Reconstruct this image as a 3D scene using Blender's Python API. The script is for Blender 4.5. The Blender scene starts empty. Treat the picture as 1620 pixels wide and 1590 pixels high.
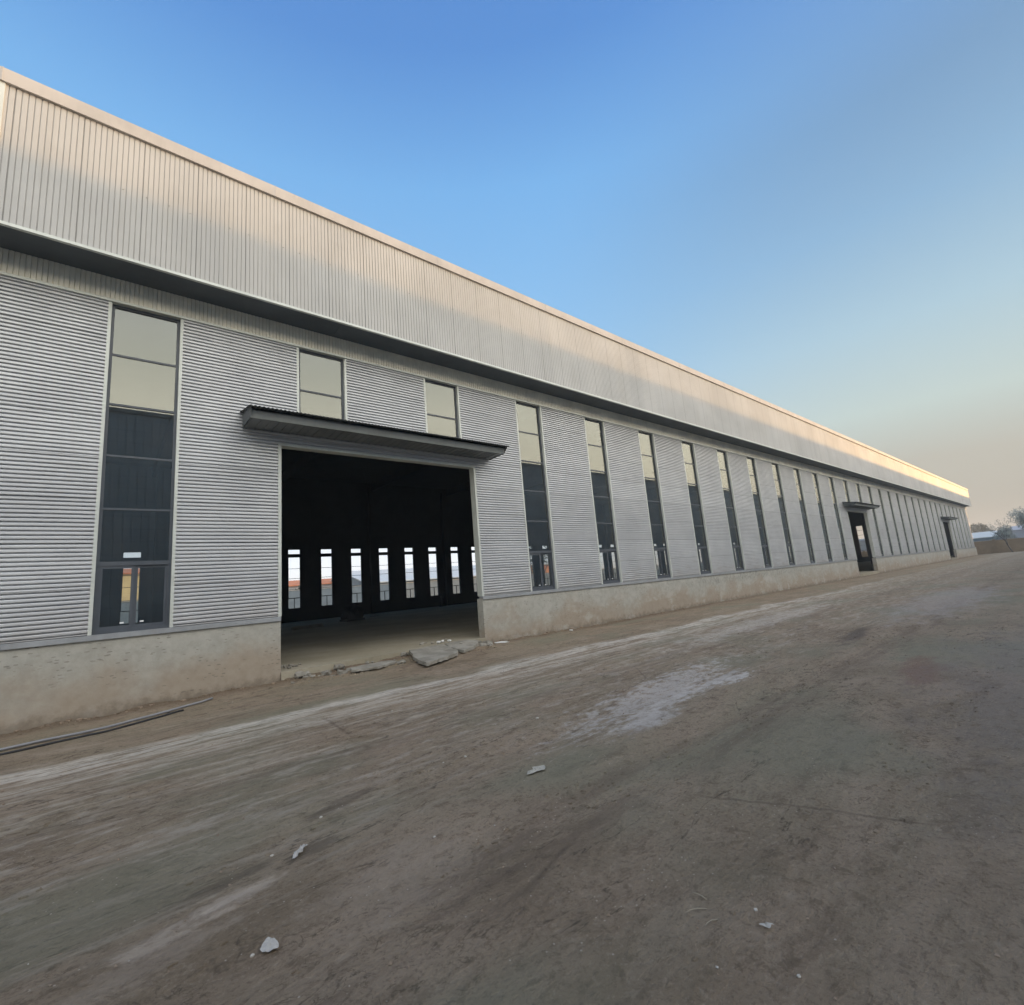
import bpy, math, random
from mathutils import Vector, Matrix, noise
random.seed(7)
R = math.radians
S = bpy.context.scene
COL = S.collection

# ------------------------------------------------------------------ camera
cam_data = bpy.data.cameras.new('camera')
cam = bpy.data.objects.new('camera', cam_data); COL.objects.link(cam)
S.camera = cam
cam_data.sensor_width = 36; cam_data.sensor_fit = 'HORIZONTAL'
cam_data.lens = 36*757.67/1620
cam_data.clip_end = 6000; cam_data.clip_start = .05
PITCH, YAW, ROLL = R(9.591), R(40.934), R(-4.730)
def cam_axes():
    def ray(X, Y):
        c, s = math.cos(-ROLL), math.sin(-ROLL); X, Y = c*X-s*Y, s*X+c*Y
        u = -Y
        c, s = math.cos(PITCH), math.sin(PITCH); yy = c-s*u; z = s+c*u
        c, s = math.cos(YAW), math.sin(YAW)
        return Vector((c*X+s*yy, -s*X+c*yy, z))
    f = ray(0, 0); x = ray(1, 0)-f; u = f-ray(0, 1)
    return x, u, -f
_x, _u, _b = cam_axes()
m = Matrix((_x, _u, _b)).transposed().to_4x4()
m.translation = Vector((0.1238, -10.441, 1.5434))
cam.matrix_world = m

# ------------------------------------------------------------------ sky, sun, exposure
SUN_A, SUN_E = R(16.0), R(3.20)          # angle off the facade, height
sun_dir = Vector((math.cos(SUN_A)*math.cos(SUN_E), -math.sin(SUN_A)*math.cos(SUN_E), math.sin(SUN_E)))
w = bpy.data.worlds.new('World'); S.world = w; w.use_nodes = True
nt = w.node_tree; N = nt.nodes; L = nt.links
N.clear()
out = N.new('ShaderNodeOutputWorld'); bg = N.new('ShaderNodeBackground')
sky = N.new('ShaderNodeTexSky'); sky.sky_type = 'NISHITA'; sky.sun_disc = False
sky.sun_elevation = SUN_E; sky.sun_rotation = R(90)+SUN_A
sky.air_density = 1.0; sky.dust_density = 1.0; sky.ozone_density = 1.0
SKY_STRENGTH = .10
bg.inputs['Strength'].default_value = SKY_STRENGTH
# hazy evening sky: hand-set ramps over a trace of Nishita, paler low down, beige over the far end, boosted bright and warm behind the camera to light facade and yard
tc = N.new('ShaderNodeTexCoord'); sep = N.new('ShaderNodeSeparateXYZ'); L.new(tc.outputs['Generated'], sep.inputs[0])
def lin(c): return tuple(((v/255)/12.92 if v/255 <= .04045 else ((v/255+.055)/1.055)**2.4) for v in c)
def ramp(stops):
    r = N.new('ShaderNodeValToRGB'); L.new(sep.outputs[2], r.inputs[0]); r.color_ramp.interpolation = 'B_SPLINE' if False else 'EASE'
    e = r.color_ramp.elements
    while len(e) > 1: e.remove(e[-1])
    for i, (p, c, k) in enumerate(stops):
        q = e[0] if i == 0 else e.new(p)
        q.position = p; q.color = tuple(v*k for v in lin(c))+(1,)
    r.color_ramp.interpolation = 'LINEAR'
    return r.outputs[0]
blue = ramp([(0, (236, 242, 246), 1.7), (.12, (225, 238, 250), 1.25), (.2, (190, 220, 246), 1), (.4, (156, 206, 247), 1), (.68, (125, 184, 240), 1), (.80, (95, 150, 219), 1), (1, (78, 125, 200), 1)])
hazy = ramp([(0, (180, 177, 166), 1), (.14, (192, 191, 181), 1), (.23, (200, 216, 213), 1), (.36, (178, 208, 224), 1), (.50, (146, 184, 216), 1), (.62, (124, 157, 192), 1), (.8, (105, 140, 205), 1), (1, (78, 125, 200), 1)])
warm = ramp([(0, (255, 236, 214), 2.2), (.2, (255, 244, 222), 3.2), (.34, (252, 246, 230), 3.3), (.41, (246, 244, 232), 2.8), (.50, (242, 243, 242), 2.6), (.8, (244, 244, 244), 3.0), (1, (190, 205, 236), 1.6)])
def mathn(op, a, b):
    q = N.new('ShaderNodeMath'); q.operation = op
    for i, v in enumerate((a, b)):
        if hasattr(v, 'is_linked'): L.new(v, q.inputs[i])
        else: q.inputs[i].default_value = v
    return q.outputs[0]
def sstep(v, a, b):
    q = N.new('ShaderNodeMapRange'); q.interpolation_type = 'SMOOTHSTEP'; L.new(v, q.inputs[0]); q.inputs[1].default_value = a; q.inputs[2].default_value = b; return q.outputs[0]
def cmix(f, a, b, mode='MIX'):
    q = N.new('ShaderNodeMix'); q.data_type = 'RGBA'; q.blend_type = mode
    for i, v in ((0, f), (6, a), (7, b)):
        if hasattr(v, 'is_linked'): L.new(v, q.inputs[i])
        else: q.inputs[i].default_value = v
    return q.outputs[2]
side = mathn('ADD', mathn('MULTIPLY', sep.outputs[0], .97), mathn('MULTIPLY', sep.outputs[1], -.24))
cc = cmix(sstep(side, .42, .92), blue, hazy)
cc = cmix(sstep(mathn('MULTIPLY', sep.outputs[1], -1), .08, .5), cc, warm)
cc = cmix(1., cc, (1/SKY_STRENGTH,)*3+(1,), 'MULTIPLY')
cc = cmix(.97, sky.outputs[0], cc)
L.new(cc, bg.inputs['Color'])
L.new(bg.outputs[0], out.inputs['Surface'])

sd = bpy.data.lights.new('sun', 'SUN'); sun = bpy.data.objects.new('sun', sd); COL.objects.link(sun)
sd.energy = 5.0; sd.angle = R(.25); sd.color = (1, .55, .18)
sun.rotation_euler = sun_dir.to_track_quat('Z', 'Y').to_euler()

S.view_settings.view_transform = 'Standard'; S.view_settings.look = 'None'
S.view_settings.gamma = 1; S.view_settings.use_curve_mapping = False
S.view_settings.exposure = 0.0
S.render.engine = 'CYCLES'
S.render.resolution_x = 1024; S.render.resolution_y = 1005

# ------------------------------------------------------------------ helpers
class MB:
    def __init__(s): s.v = []; s.f = []; s.mi = []; s.cur = 0
    def add(s, vs, fs):
        o = len(s.v); s.v += [tuple(p) for p in vs]
        for f in fs: s.f.append(tuple(i+o for i in f)); s.mi.append(s.cur)
        return s
    def box(s, x0, x1, y0, y1, z0, z1):
        return s.add([(x, y, z) for x in (x0, x1) for y in (y0, y1) for z in (z0, z1)],
              [(0,1,3,2),(4,6,7,5),(0,4,5,1),(2,3,7,6),(0,2,6,4),(1,5,7,3)])
    def tube(s, pts, rad, n=8, cap=True):
        pts = [Vector(p) for p in pts]; o = len(s.v)
        rr = rad if isinstance(rad, (list, tuple)) else [rad]*len(pts)
        up = Vector((0, 0, 1))
        for i, p in enumerate(pts):
            d = (pts[min(i+1, len(pts)-1)]-pts[max(i-1, 0)]).normalized()
            a = d.cross(up if abs(d.z) < .9 else Vector((1, 0, 0))).normalized(); b = d.cross(a)
            for k in range(n):
                t = 2*math.pi*k/n
                s.v.append(tuple(p+(a*math.cos(t)+b*math.sin(t))*rr[i]))
        for i in range(len(pts)-1):
            for k in range(n):
                k2 = (k+1) % n
                s.f.append((o+i*n+k, o+i*n+k2, o+(i+1)*n+k2, o+(i+1)*n+k)); s.mi.append(s.cur)
        if cap:
            s.f.append(tuple(o+k for k in range(n))[::-1]); s.mi.append(s.cur)
            e = o+(len(pts)-1)*n; s.f.append(tuple(e+k for k in range(n))); s.mi.append(s.cur)
        return s
    def build(s, name, mat, parent=None, smooth=False):
        me = bpy.data.meshes.new(name); me.from_pydata(s.v, [], s.f)
        mats = mat if isinstance(mat, list) else [mat]
        for q in mats: me.materials.append(q)
        if len(mats) > 1: me.polygons.foreach_set('material_index', s.mi)
        if smooth: me.polygons.foreach_set('use_smooth', [True]*len(me.polygons))
        me.update()
        o = bpy.data.objects.new(name, me); COL.objects.link(o)
        if parent is not None: o.parent = parent
        return o
def tag(o, label=None, cat=None, group=None, kind=None):
    for k, v in (('label', label), ('category', cat), ('group', group), ('kind', kind)):
        if v: o[k] = v
    return o
def empty(name, loc, rz=0, **k):
    o = bpy.data.objects.new(name, None); COL.objects.link(o)
    o.location = loc; o.rotation_euler = (0, 0, rz); o.empty_display_size = .2
    return tag(o, **k)
def copy_tree(o, parent=None):
    c = o.copy(); COL.objects.link(c); c.parent = parent
    for ch in [x for x in COL.objects if x.parent is o]: copy_tree(ch, c)
    return c
def srgb(r, g, b):
    return tuple(((c/255)/12.92 if c/255 <= .04045 else ((c/255+.055)/1.055)**2.4) for c in (r, g, b))+(1,)

# ------------------------------------------------------------------ material helpers
class NT:
    def __init__(s, name):
        s.m = bpy.data.materials.new(name); s.m.use_nodes = True; s.t = s.m.node_tree; s.t.nodes.clear()
        s.out = s.n('ShaderNodeOutputMaterial')
        s.geo = s.n('ShaderNodeNewGeometry'); s.pos = s.geo.outputs['Position']
    def n(s, t, **k):
        o = s.t.nodes.new(t)
        for a, b in k.items(): setattr(o, a, b)
        return o
    def l(s, a, b): s.t.links.new(a, b)
    def put(s, sock, v):
        if hasattr(v, 'is_linked'): s.l(v, sock)
        else: sock.default_value = v
    def math(s, op, a, b=0., c=None, clamp=False):
        o = s.n('ShaderNodeMath', operation=op, use_clamp=clamp)
        s.put(o.inputs[0], a); s.put(o.inputs[1], b)
        if c is not None: s.put(o.inputs[2], c)
        return o.outputs[0]
    def mapv(s, sc=(1, 1, 1), off=(0, 0, 0), src=None, rot=(0, 0, 0)):
        o = s.n('ShaderNodeMapping'); s.l(src or s.pos, o.inputs[0])
        o.inputs['Location'].default_value = off; o.inputs['Scale'].default_value = sc; o.inputs['Rotation'].default_value = rot
        return o.outputs[0]
    def noise(s, scale, detail=4, rough=.55, v=None, dist=0.):
        o = s.n('ShaderNodeTexNoise'); s.l(v or s.pos, o.inputs['Vector'])
        o.inputs['Scale'].default_value = scale; o.inputs['Detail'].default_value = detail
        o.inputs['Roughness'].default_value = rough; o.inputs['Distortion'].default_value = dist
        return o.outputs['Fac']
    def voro(s, scale, v=None, feature='F1', rnd=1.):
        o = s.n('ShaderNodeTexVoronoi', feature=feature); s.l(v or s.pos, o.inputs['Vector'])
        o.inputs['Scale'].default_value = scale; o.inputs['Randomness'].default_value = rnd
        return o
    def ramp(s, f, a, b, lo=0., hi=1.):
        o = s.n('ShaderNodeMapRange', interpolation_type='SMOOTHSTEP'); s.put(o.inputs[0], f)
        o.inputs[1].default_value = a; o.inputs[2].default_value = b
        o.inputs[3].default_value = lo; o.inputs[4].default_value = hi
        return o.outputs[0]
    def mix(s, f, a, b, mode='MIX'):
        o = s.n('ShaderNodeMix', data_type='RGBA', blend_type=mode)
        s.put(o.inputs[0], f); s.put(o.inputs[6], a); s.put(o.inputs[7], b)
        return o.outputs[2]
    def xyz(s):
        o = s.n('ShaderNodeSeparateXYZ'); s.l(s.pos, o.inputs[0]); return o.outputs
    def bump(s, h, strength=.3, dist=.02, nrm=None):
        o = s.n('ShaderNodeBump'); s.l(h, o.inputs['Height'])
        o.inputs['Strength'].default_value = strength; o.inputs['Distance'].default_value = dist
        if nrm is not None: s.l(nrm, o.inputs['Normal'])
        return o.outputs[0]
    def bsdf(s, col, rough=.6, metal=0., bump=None, spec=.5, **k):
        o = s.n('ShaderNodeBsdfPrincipled')
        s.put(o.inputs['Base Color'], col); s.put(o.inputs['Roughness'], rough); s.put(o.inputs['Metallic'], metal)
        o.inputs['Specular IOR Level'].default_value = spec
        if bump is not None: s.l(bump, o.inputs['Normal'])
        for a, b in k.items(): s.put(o.inputs[a], b)
        s.l(o.outputs[0], s.out.inputs['Surface'])
        return o

def painted(name, col, rough=.4, metal=0., var=.12, dirt=None, spec=.5, bump=0.):
    t = NT(name)
    n1 = t.noise(1.3, 5, .6); n2 = t.noise(14, 4, .6, v=t.mapv((1, 1, .25)))
    f = t.math('MULTIPLY_ADD', n1, .7, t.math('MULTIPLY', n2, .3))
    c = t.mix(t.ramp(f, .35, .65), tuple(x*(1-var) for x in col[:3])+(1,), tuple(min(1, x*(1+var)) for x in col[:3])+(1,))
    if dirt:
        d = t.noise(5, 6, .65, v=t.mapv((1, 1, .35)))
        c = t.mix(t.ramp(d, .55, .8, 0, dirt[1]), c, dirt[0])
    r = t.ramp(n2, .3, .7, rough-.06, rough+.1)
    b = t.bump(t.noise(60, 3), bump, .004) if bump else None
    t.bsdf(c, r, metal, b, spec)
    return t.m

M = {}
# coated sheet of the long upper parapet, with dust streaks and vertical lap lines
t = NT('parapet_sheet')
x, y, z = t.xyz()
n1 = t.noise(.5, 5, .6); n2 = t.noise(3., 5, .6, v=t.mapv((1, 1, .12)))
seam = t.math('FRACT', t.math('DIVIDE', t.math('ADD', x, 12.009), .825))
sid = t.n('ShaderNodeTexWhiteNoise', noise_dimensions='1D'); t.l(t.math('FLOOR', t.math('DIVIDE', x, .82)), sid.inputs['W'])
c = t.mix(t.ramp(n1, .3, .7), (.475, .462, .44, 1), (.56, .545, .52, 1))
c = t.mix(t.ramp(n2, .5, .75, 0, .25), c, (.42, .395, .35, 1))
c = t.mix(t.math('MULTIPLY', sid.outputs[0], .16), c, (.70, .66, .60, 1))
c = t.mix(t.math('MULTIPLY', t.math('LESS_THAN', seam, .018), .4), c, (.15, .14, .13, 1))
t.bsdf(c, t.ramp(n2, .3, .7, .58, .66), 0, None, .1)
M['parapet'] = t.m
M['coping'] = painted('coping_paint', (.54, .50, .46, 1), .65, 0, .08, None, .15)
M['band'] = painted('band_sheet', (.82, .78, .66, 1), .42, 0, .1, ((.3, .26, .2, 1), .3))
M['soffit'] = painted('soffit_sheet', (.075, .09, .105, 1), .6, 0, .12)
# galvanised horizontal sheet of the wall
t = NT('wall_sheet')
x, y, z = t.xyz()
lap = t.math('FRACT', t.math('DIVIDE', t.math('SUBTRACT', z, 1.28), .735))
n1 = t.noise(.8, 5, .6); n2 = t.noise(6, 5, .65, v=t.mapv((.3, 1, 1.5)))
lid = t.n('ShaderNodeTexWhiteNoise', noise_dimensions='1D'); t.l(t.math('FLOOR', t.math('DIVIDE', t.math('SUBTRACT', z, 1.28), .735)), lid.inputs['W'])
c = t.mix(t.ramp(n1, .3, .7), (.53, .535, .545, 1), (.62, .625, .63, 1))
c = t.mix(t.math('MULTIPLY', lid.outputs[0], .2), c, (.36, .36, .37, 1))
c = t.mix(t.ramp(n2, .55, .8, 0, .3), c, (.33, .32, .31, 1))
c = t.mix(t.math('MULTIPLY', t.math('LESS_THAN', lap, .02), .55), c, (.12, .12, .12, 1))
c = t.mix(t.ramp(t.math('MULTIPLY_ADD', n2, .9, t.math('MULTIPLY', z, -.5)), -.45, -.1, 0, .3), c, (.35, .30, .25, 1))
t.bsdf(c, t.ramp(n2, .3, .7, .34, .5), .25, None, .5)
M['sheet'] = t.m
M['trim'] = painted('trim_flashing', (.62, .64, .59, 1), .38, .1, .08, ((.35, .32, .27, 1), .25))
M['sill_trim'] = painted('sill_flashing', (.36, .37, .38, 1), .42, .2, .12, ((.3, .25, .2, 1), .4))
M['frame'] = painted('window_frame_paint', (.085, .095, .11, 1), .4, 0, .1)
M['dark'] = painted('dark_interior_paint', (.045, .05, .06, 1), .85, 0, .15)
M['canopy_dark'] = painted('canopy_roof_sheet', (.07, .08, .085, 1), .5, .1, .12)
M['canopy_grey'] = painted('canopy_fascia_sheet', (.36, .38, .37, 1), .42, .2, .1, ((.2, .18, .16, 1), .3))
M['canopy_under'] = painted('canopy_underside_sheet', (.17, .185, .19, 1), .5, .1, .1)
M['white_plastic'] = painted('white_plastic', (.85, .85, .85, 1), .4, 0, .03)

def glass(name, refl, tint, rough=.0):
    t = NT(name)
    tr = t.n('ShaderNodeBsdfTransparent'); tr.inputs[0].default_value = tint
    g = t.n('ShaderNodeBsdfGlossy'); g.inputs['Color'].default_value = (.91, .94, .88, 1); g.inputs['Roughness'].default_value = rough
    fr = t.n('ShaderNodeFresnel'); fr.inputs[0].default_value = 1.5
    
    f = t.math('MULTIPLY_ADD', fr.outputs[0], 1-refl, refl, clamp=True)
    dirt = t.n('ShaderNodeBsdfDiffuse'); dirt.inputs[0].default_value = (.35, .32, .28, 1)
    mx = t.n('ShaderNodeMixShader'); t.l(f, mx.inputs[0]); t.l(tr.outputs[0], mx.inputs[1]); t.l(g.outputs[0], mx.inputs[2])
    m2 = t.n('ShaderNodeMixShader'); t.l(t.ramp(t.noise(1.2, 2, .5), .4, .8, .01, .06), m2.inputs[0])
    t.l(mx.outputs[0], m2.inputs[1]); t.l(dirt.outputs[0], m2.inputs[2])
    t.l(m2.outputs[0], t.out.inputs['Surface'])
    return t.m
M['glass'] = glass('tinted_window_glass', .13, (.62, .66, .66, 1))
M['glass_clear'] = glass('clear_window_glass', .05, (.95, .97, .97, 1))

# rendered plinth: grey plaster, mud splash at the foot, chips
t = NT('plinth_plaster')
x, y, z = t.xyz()
n1 = t.noise(.55, 6, .6); n2 = t.noise(7, 6, .65); n3 = t.noise(.75, 5, .55, v=t.mapv((1, 1, 1.3)), dist=.35)
c = t.mix(t.ramp(n2, .3, .7), (.36, .345, .30, 1), (.44, .425, .375, 1))
mud = t.ramp(t.math('ADD', t.math('MULTIPLY', t.math('SUBTRACT', z, .60), -1.2), t.math('MULTIPLY', t.math('SUBTRACT', n3, .5), 2.4)), -.55, .45)
c = t.mix(t.math('MULTIPLY', mud, .68), c, t.mix(n2, (.29, .215, .145, 1), (.38, .295, .21, 1)))
foot = t.ramp(t.math('ADD', z, t.math('MULTIPLY', t.math('SUBTRACT', n2, .5), .35)), .02, .22, .55, 0)
c = t.mix(foot, c, (.13, .10, .07, 1))
ch = t.voro(7, v=t.mapv((1, 1, 3.2), rot=(0, R(12), 0)))
chm = t.math('MULTIPLY', t.math('LESS_THAN', ch.outputs['Distance'], t.math('MULTIPLY', t.noise(16, 3), .42)), t.ramp(t.math('ADD', t.noise(1.1, 4), t.math('MULTIPLY', z, .14)), .56, .68))
c = t.mix(t.math('MULTIPLY', chm, .5), c, (.12, .11, .085, 1))
wh = t.noise(1.5, 6, .65, v=t.mapv((.8, 1, 1.4), off=(5, 0, 2)))
c = t.mix(t.math('MULTIPLY', t.ramp(wh, .50, .66, 0, .5), t.ramp(x, 6, 10, .3, 1)), c, (.52, .50, .45, 1))
# trowelled repair patch on the near right piers
sw = t.noise(3.2, 5, .7, dist=2.5)
pm = t.math('MULTIPLY', t.ramp(x, 17, 20), t.math('MULTIPLY', t.ramp(x, 34, 28), t.ramp(z, .75, .95)))
c = t.mix(t.math('MULTIPLY', pm, t.ramp(sw, .45, .62, 0, .5)), c, (.17, .18, .165, 1))
hgt = t.math('SUBTRACT', t.math('MULTIPLY', n2, .5), chm)
t.bsdf(c, .9, 0, t.bump(hgt, .5, .012))
M['plinth'] = t.m

# interior floor
t = NT('floor_concrete')
n1 = t.noise(.5, 5, .6); n2 = t.noise(9, 6, .65)
c = t.mix(t.ramp(n1, .35, .65), (.28, .245, .17, 1), (.38, .335, .25, 1))
c = t.mix(t.ramp(n2, .5, .75, 0, .5), c, (.20, .17, .12, 1))
t.bsdf(c, .85, 0, t.bump(n2, .5, .01))
M['floor'] = t.m
# broken concrete
t = NT('broken_concrete')
n1 = t.noise(2.5, 5, .6); n2 = t.noise(26, 5, .7)
c = t.mix(t.ramp(n1, .35, .65), (.235, .215, .175, 1), (.35, .325, .275, 1))
c = t.mix(t.ramp(n2, .5, .75, 0, .6), c, (.17, .14, .11, 1))
t.bsdf(c, .95, 0, t.bump(n2, .7, .01))
M['concrete'] = t.m

# ------------------------------------------------------------------ ground
t = NT('dirt_yard')
x, y, z = t.xyz()
st = t.mapv((.16, 1, 1))
nL = t.noise(.35, 5, .6); nM = t.noise(1.6, 6, .62, v=t.mapv((.45, 1, 1)), dist=.4)
nS = t.noise(4.0, 8, .70, v=t.mapv((.42, 1, 1), rot=(0, 0, R(2))), dist=.25); nF = t.noise(38, 5, .7); nG = t.noise(140, 3, .7)
c = t.mix(t.ramp(nL, .35, .65), (.25, .188, .124, 1), (.305, .25, .17, 1))
c = t.mix(t.ramp(nM, .35, .7, 0, .8), c, (.385, .295, .21, 1))
c = t.mix(t.ramp(nS, .50, .70, 0, .65), c, (.16, .115, .078, 1))
c = t.mix(t.ramp(nF, .5, .70, 0, .6), c, (.14, .10, .07, 1))
c = t.mix(t.ramp(nF, .28, .46, .5, 0), c, (.43, .35, .27, 1))
# crumbly mottling and broken tread lines
nC = t.noise(11, 8, .75, v=t.mapv((.7, 1, 1)), dist=.3)
c = t.mix(t.ramp(nC, .53, .62, 0, .55), c, (.15, .108, .070, 1))
c = t.mix(t.ramp(nC, .44, .36, 0, .40), c, (.42, .34, .25, 1))
def tread(vec, sc, dist, wdt, thr, strength, col):
    global c
    n_ = t.noise(sc, 5, .6, v=vec, dist=dist)
    ln = t.ramp(t.math('ABSOLUTE', t.math('SUBTRACT', n_, .5)), 0, wdt, 1, 0)
    c = t.mix(t.math('MULTIPLY', t.math('MULTIPLY', ln, t.ramp(nC, .42, .56)), t.ramp(t.noise(.7, 4, .6, v=t.mapv((.5, 1, 1), off=(sc, 3, 0))), thr, thr+.1, 0, strength)), c, col)
    return ln
l1 = tread(t.mapv((.25, 1, 1)), 2.2, .8, .012, .46, .85, (.075, .055, .038, 1))
l2 = tread(t.mapv((.8, 1, 1), off=(7, 1, 0)), 5.0, .5, .016, .50, .7, (.09, .068, .046, 1))
# soft green-grey areas
gz = t.noise(.55, 3, .5, v=t.mapv((.6, 1, 1), off=(4, 2, 0)))
c = t.mix(t.ramp(gz, .5, .66, 0, .5), c, (.225, .225, .155, 1))
# dry pale tyre streaks running along the building
wob = t.math('MULTIPLY', t.math('SUBTRACT', t.noise(.25, 4, .6), .5), 1.6)
yy = t.math('ADD', y, wob)
def band(center, width, strength, col, lo=.42, hi=.66, sc=5., str_=.16):
    global c
    d = t.math('ABSOLUTE', t.math('SUBTRACT', yy, center))
    f = t.math('MULTIPLY', t.ramp(d, width*.35, width, 1, 0), t.ramp(t.noise(sc, 7, .7, v=t.mapv((str_, 1.3, 1), off=(center, 0, 0))), lo, hi, 0, strength))
    c = t.mix(t.math('MULTIPLY', f, t.ramp(nC, .64, .45, .6, 1)), c, col)
far_ = t.ramp(x, 8, 45, 1, .25)
c0_ = c
band(-3.2, .8, .8, (.63, .55, .45, 1), .42, .60)
band(-3.0, .32, .7, (.76, .70, .61, 1), .42, .56, 9)
band(-3.75, .3, .7, (.60, .53, .44, 1), .46, .58, 12)
c = t.mix(far_, c0_, c)
band(-4.3, 1.2, .6, (.56, .49, .40, 1), .44, .66, 7)
band(-5.6, 1.3, .55, (.52, .45, .37, 1), .50, .64, 5, .45)
band(-6.9, .5, .5, (.44, .38, .30, 1), .50, .64, 9)
band(-1.9, .5, .5, (.48, .39, .30, 1), .46, .66, 7)
band(-6.2, .5, .5, (.48, .41, .33, 1), .48, .66, 4)
band(-8.0, .35, .6, (.17, .125, .09, 1), .40, .6, 4)
band(-5.3, .4, .45, (.18, .13, .095, 1), .42, .62, 4)
def patch(cx, cy, rx, ry, ang, strength, col, rag=.9, nsc=2.2, soft=.5):
    global c
    v = t.mapv((1/rx, 1/ry, 1), src=t.mapv((1, 1, 0), off=(-cx, -cy, 0)))
    if ang:
        v = t.mapv((1/rx, 1/ry, 1), src=t.mapv((1, 1, 1), src=t.mapv((1, 1, 0), off=(-cx, -cy, 0)), rot=(0, 0, R(-ang))))
    ln = t.n('ShaderNodeVectorMath', operation='LENGTH'); t.l(v, ln.inputs[0])
    d = t.math('ADD', ln.outputs['Value'], t.math('MULTIPLY', t.math('SUBTRACT', t.noise(nsc, 7, .7, v=t.mapv((.5, 1, 1))), .5), rag*3))
    c = t.mix(t.math('MULTIPLY', t.ramp(d, 1-soft, 1+soft*.6, strength, 0), t.ramp(nC, .62, .46, .5, 1)), c, col)
PALE = (.62, .575, .53, 1)
patch(5.9, -6.55, 1.8, .4, 8, .6, PALE, 1.7, 9)
patch(5.2, -6.95, 1.0, .12, 10, .55, PALE, 1.3, 8)
patch(6.6, -6.9, .9, .10, 4, .6, PALE, 1.2, 8)
patch(6.9, -7.05, .42, .13, 0, .75, (.66, .62, .57, 1), 1.3, 10)
patch(4.6, -7.2, .5, .16, 0, .6, PALE, .8, 6)
patch(14, -4.6, 5, .5, 2, .45, (.6, .545, .48, 1), 1.2, 4)
patch(20, -7.6, 6, 1.0, 0, .55, (.42, .37, .33, 1), .9, 3)
patch(.62, -7.2, .36, .09, 14, .8, (.50, .41, .32, 1), .9, 9, .35)
patch(.72, -7.17, .14, .03, 12, .6, (.56, .47, .38, 1), .8, 12, .35)
patch(.35, -7.42, .35, .12, 12, .5, (.42, .34, .26, 1), .9, 9, .4)
patch(1.5, -7.7, .5, .3, 0, .4, (.43, .35, .27, 1), .9, 6)
patch(8.35, -8.84, 1.0, .22, 8, .7, (.22, .12, .08, 1), .9, 4)
patch(11.5, -7.3, 1.3, .16, 5, .8, (.11, .085, .07, 1), .9, 4)
patch(1.61, -6.45, .28, .06, 15, .7, (.13, .10, .075, 1), .9, 9)
patch(1.24, -6.98, .18, .06, 15, .7, (.14, .11, .08, 1), .9, 9)
patch(.78, -6.95, .3, .06, 12, .7, (.14, .11, .08, 1), .9, 9)
patch(9, -10.2, 4.5, 1.4, 0, .45, (.24, .205, .185, 1), .8, 2)
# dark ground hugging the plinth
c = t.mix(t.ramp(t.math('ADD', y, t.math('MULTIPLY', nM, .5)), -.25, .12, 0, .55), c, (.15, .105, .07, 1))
# scattered pale grit
g = t.voro(22); gm = t.math('MULTIPLY', t.math('LESS_THAN', g.outputs['Distance'], .11), t.math('GREATER_THAN', t.noise(2.1, 3), .57))
c = t.mix(t.math('MULTIPLY', gm, .6), c, (.62, .54, .45, 1))
cr = t.voro(.23, v=t.mapv((1, 1, 0)), feature='DISTANCE_TO_EDGE')
crm = t.math('MULTIPLY', t.ramp(cr.outputs['Distance'], 0, .006, 1, 0), t.ramp(t.noise(.6, 3), .5, .6))
c = t.mix(t.math('MULTIPLY', crm, .45), c, (.10, .07, .05, 1))
h = t.math('ADD', t.math('MULTIPLY_ADD', nC, 1.6, t.math('MULTIPLY', nF, .5)), t.math('ADD', t.math('MULTIPLY', nS, 1.2), t.math('MULTIPLY', nG, .25)))
t.bsdf(c, t.ramp(nM, .3, .7, .85, .97), 0, t.bump(h, .9, .035), .25)
M['ground'] = t.m

def ticks(lo, hi, step, far, grow=1.16):
    a = [lo+step*i for i in range(int((hi-lo)/step)+1)]
    s, v = step, a[-1]
    while v < far: s *= grow; v += s; a.append(v)
    s, v, b = step, a[0], []
    while v > -far: s *= grow; v -= s; b.append(v)
    return b[::-1]+a
def ground_h(x, y):
    h = .006*noise.noise((x*14, y*17, 8))+.018*noise.noise((x*.5, y*1.1, 0))+.010*noise.noise((x*1.7, y*3.5, 3))+.005*noise.noise((x*6, y*9, 5))
    for cy, wd, dp in ((-4.9, .22, .03), (-6.5, .22, .03), (-7.9, .25, .035), (-9.4, .2, .02)):
        yy = y+.35*noise.noise((x*.15, cy, 1))
        e = math.exp(-((yy-cy)/wd)**2)
        h -= dp*e*(.5+.8*noise.noise((x*.4, cy*3, 0)))
        h += dp*.5*math.exp(-((yy-cy-wd*1.7)/(wd*.6))**2)*(.4+.9*noise.noise((x*.9, cy, 7)))
    b = max(0, 1-abs(x-5.8)/5.5)
    h += .085*b*math.exp(-(max(0, -y)/.9)**2)
    h += math.exp(-(max(0, -y)/.28)**2)*(.03+.05*noise.noise((x*1.8, 0, 9)))
    k = 1/(1+max(0, abs(x-8)-12)*.02)
    if y > .1: h = min(h, -.02)
    return h*k
xs = ticks(-3, 13, .07, 900); ys = ticks(-10.2, .25, .05, 900, 1.18)
mb = MB()
mb.v = [(a, b, ground_h(a, b) if abs(a) < 160 and abs(b) < 60 else 0) for b in ys for a in xs]
nx = len(xs)
for j in range(len(ys)-1):
    for i in range(nx-1):
        mb.f.append((j*nx+i, j*nx+i+1, (j+1)*nx+i+1, (j+1)*nx+i)); mb.mi.append(0)
tag(mb.build('ground', M['ground'], smooth=True), kind='structure')

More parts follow.
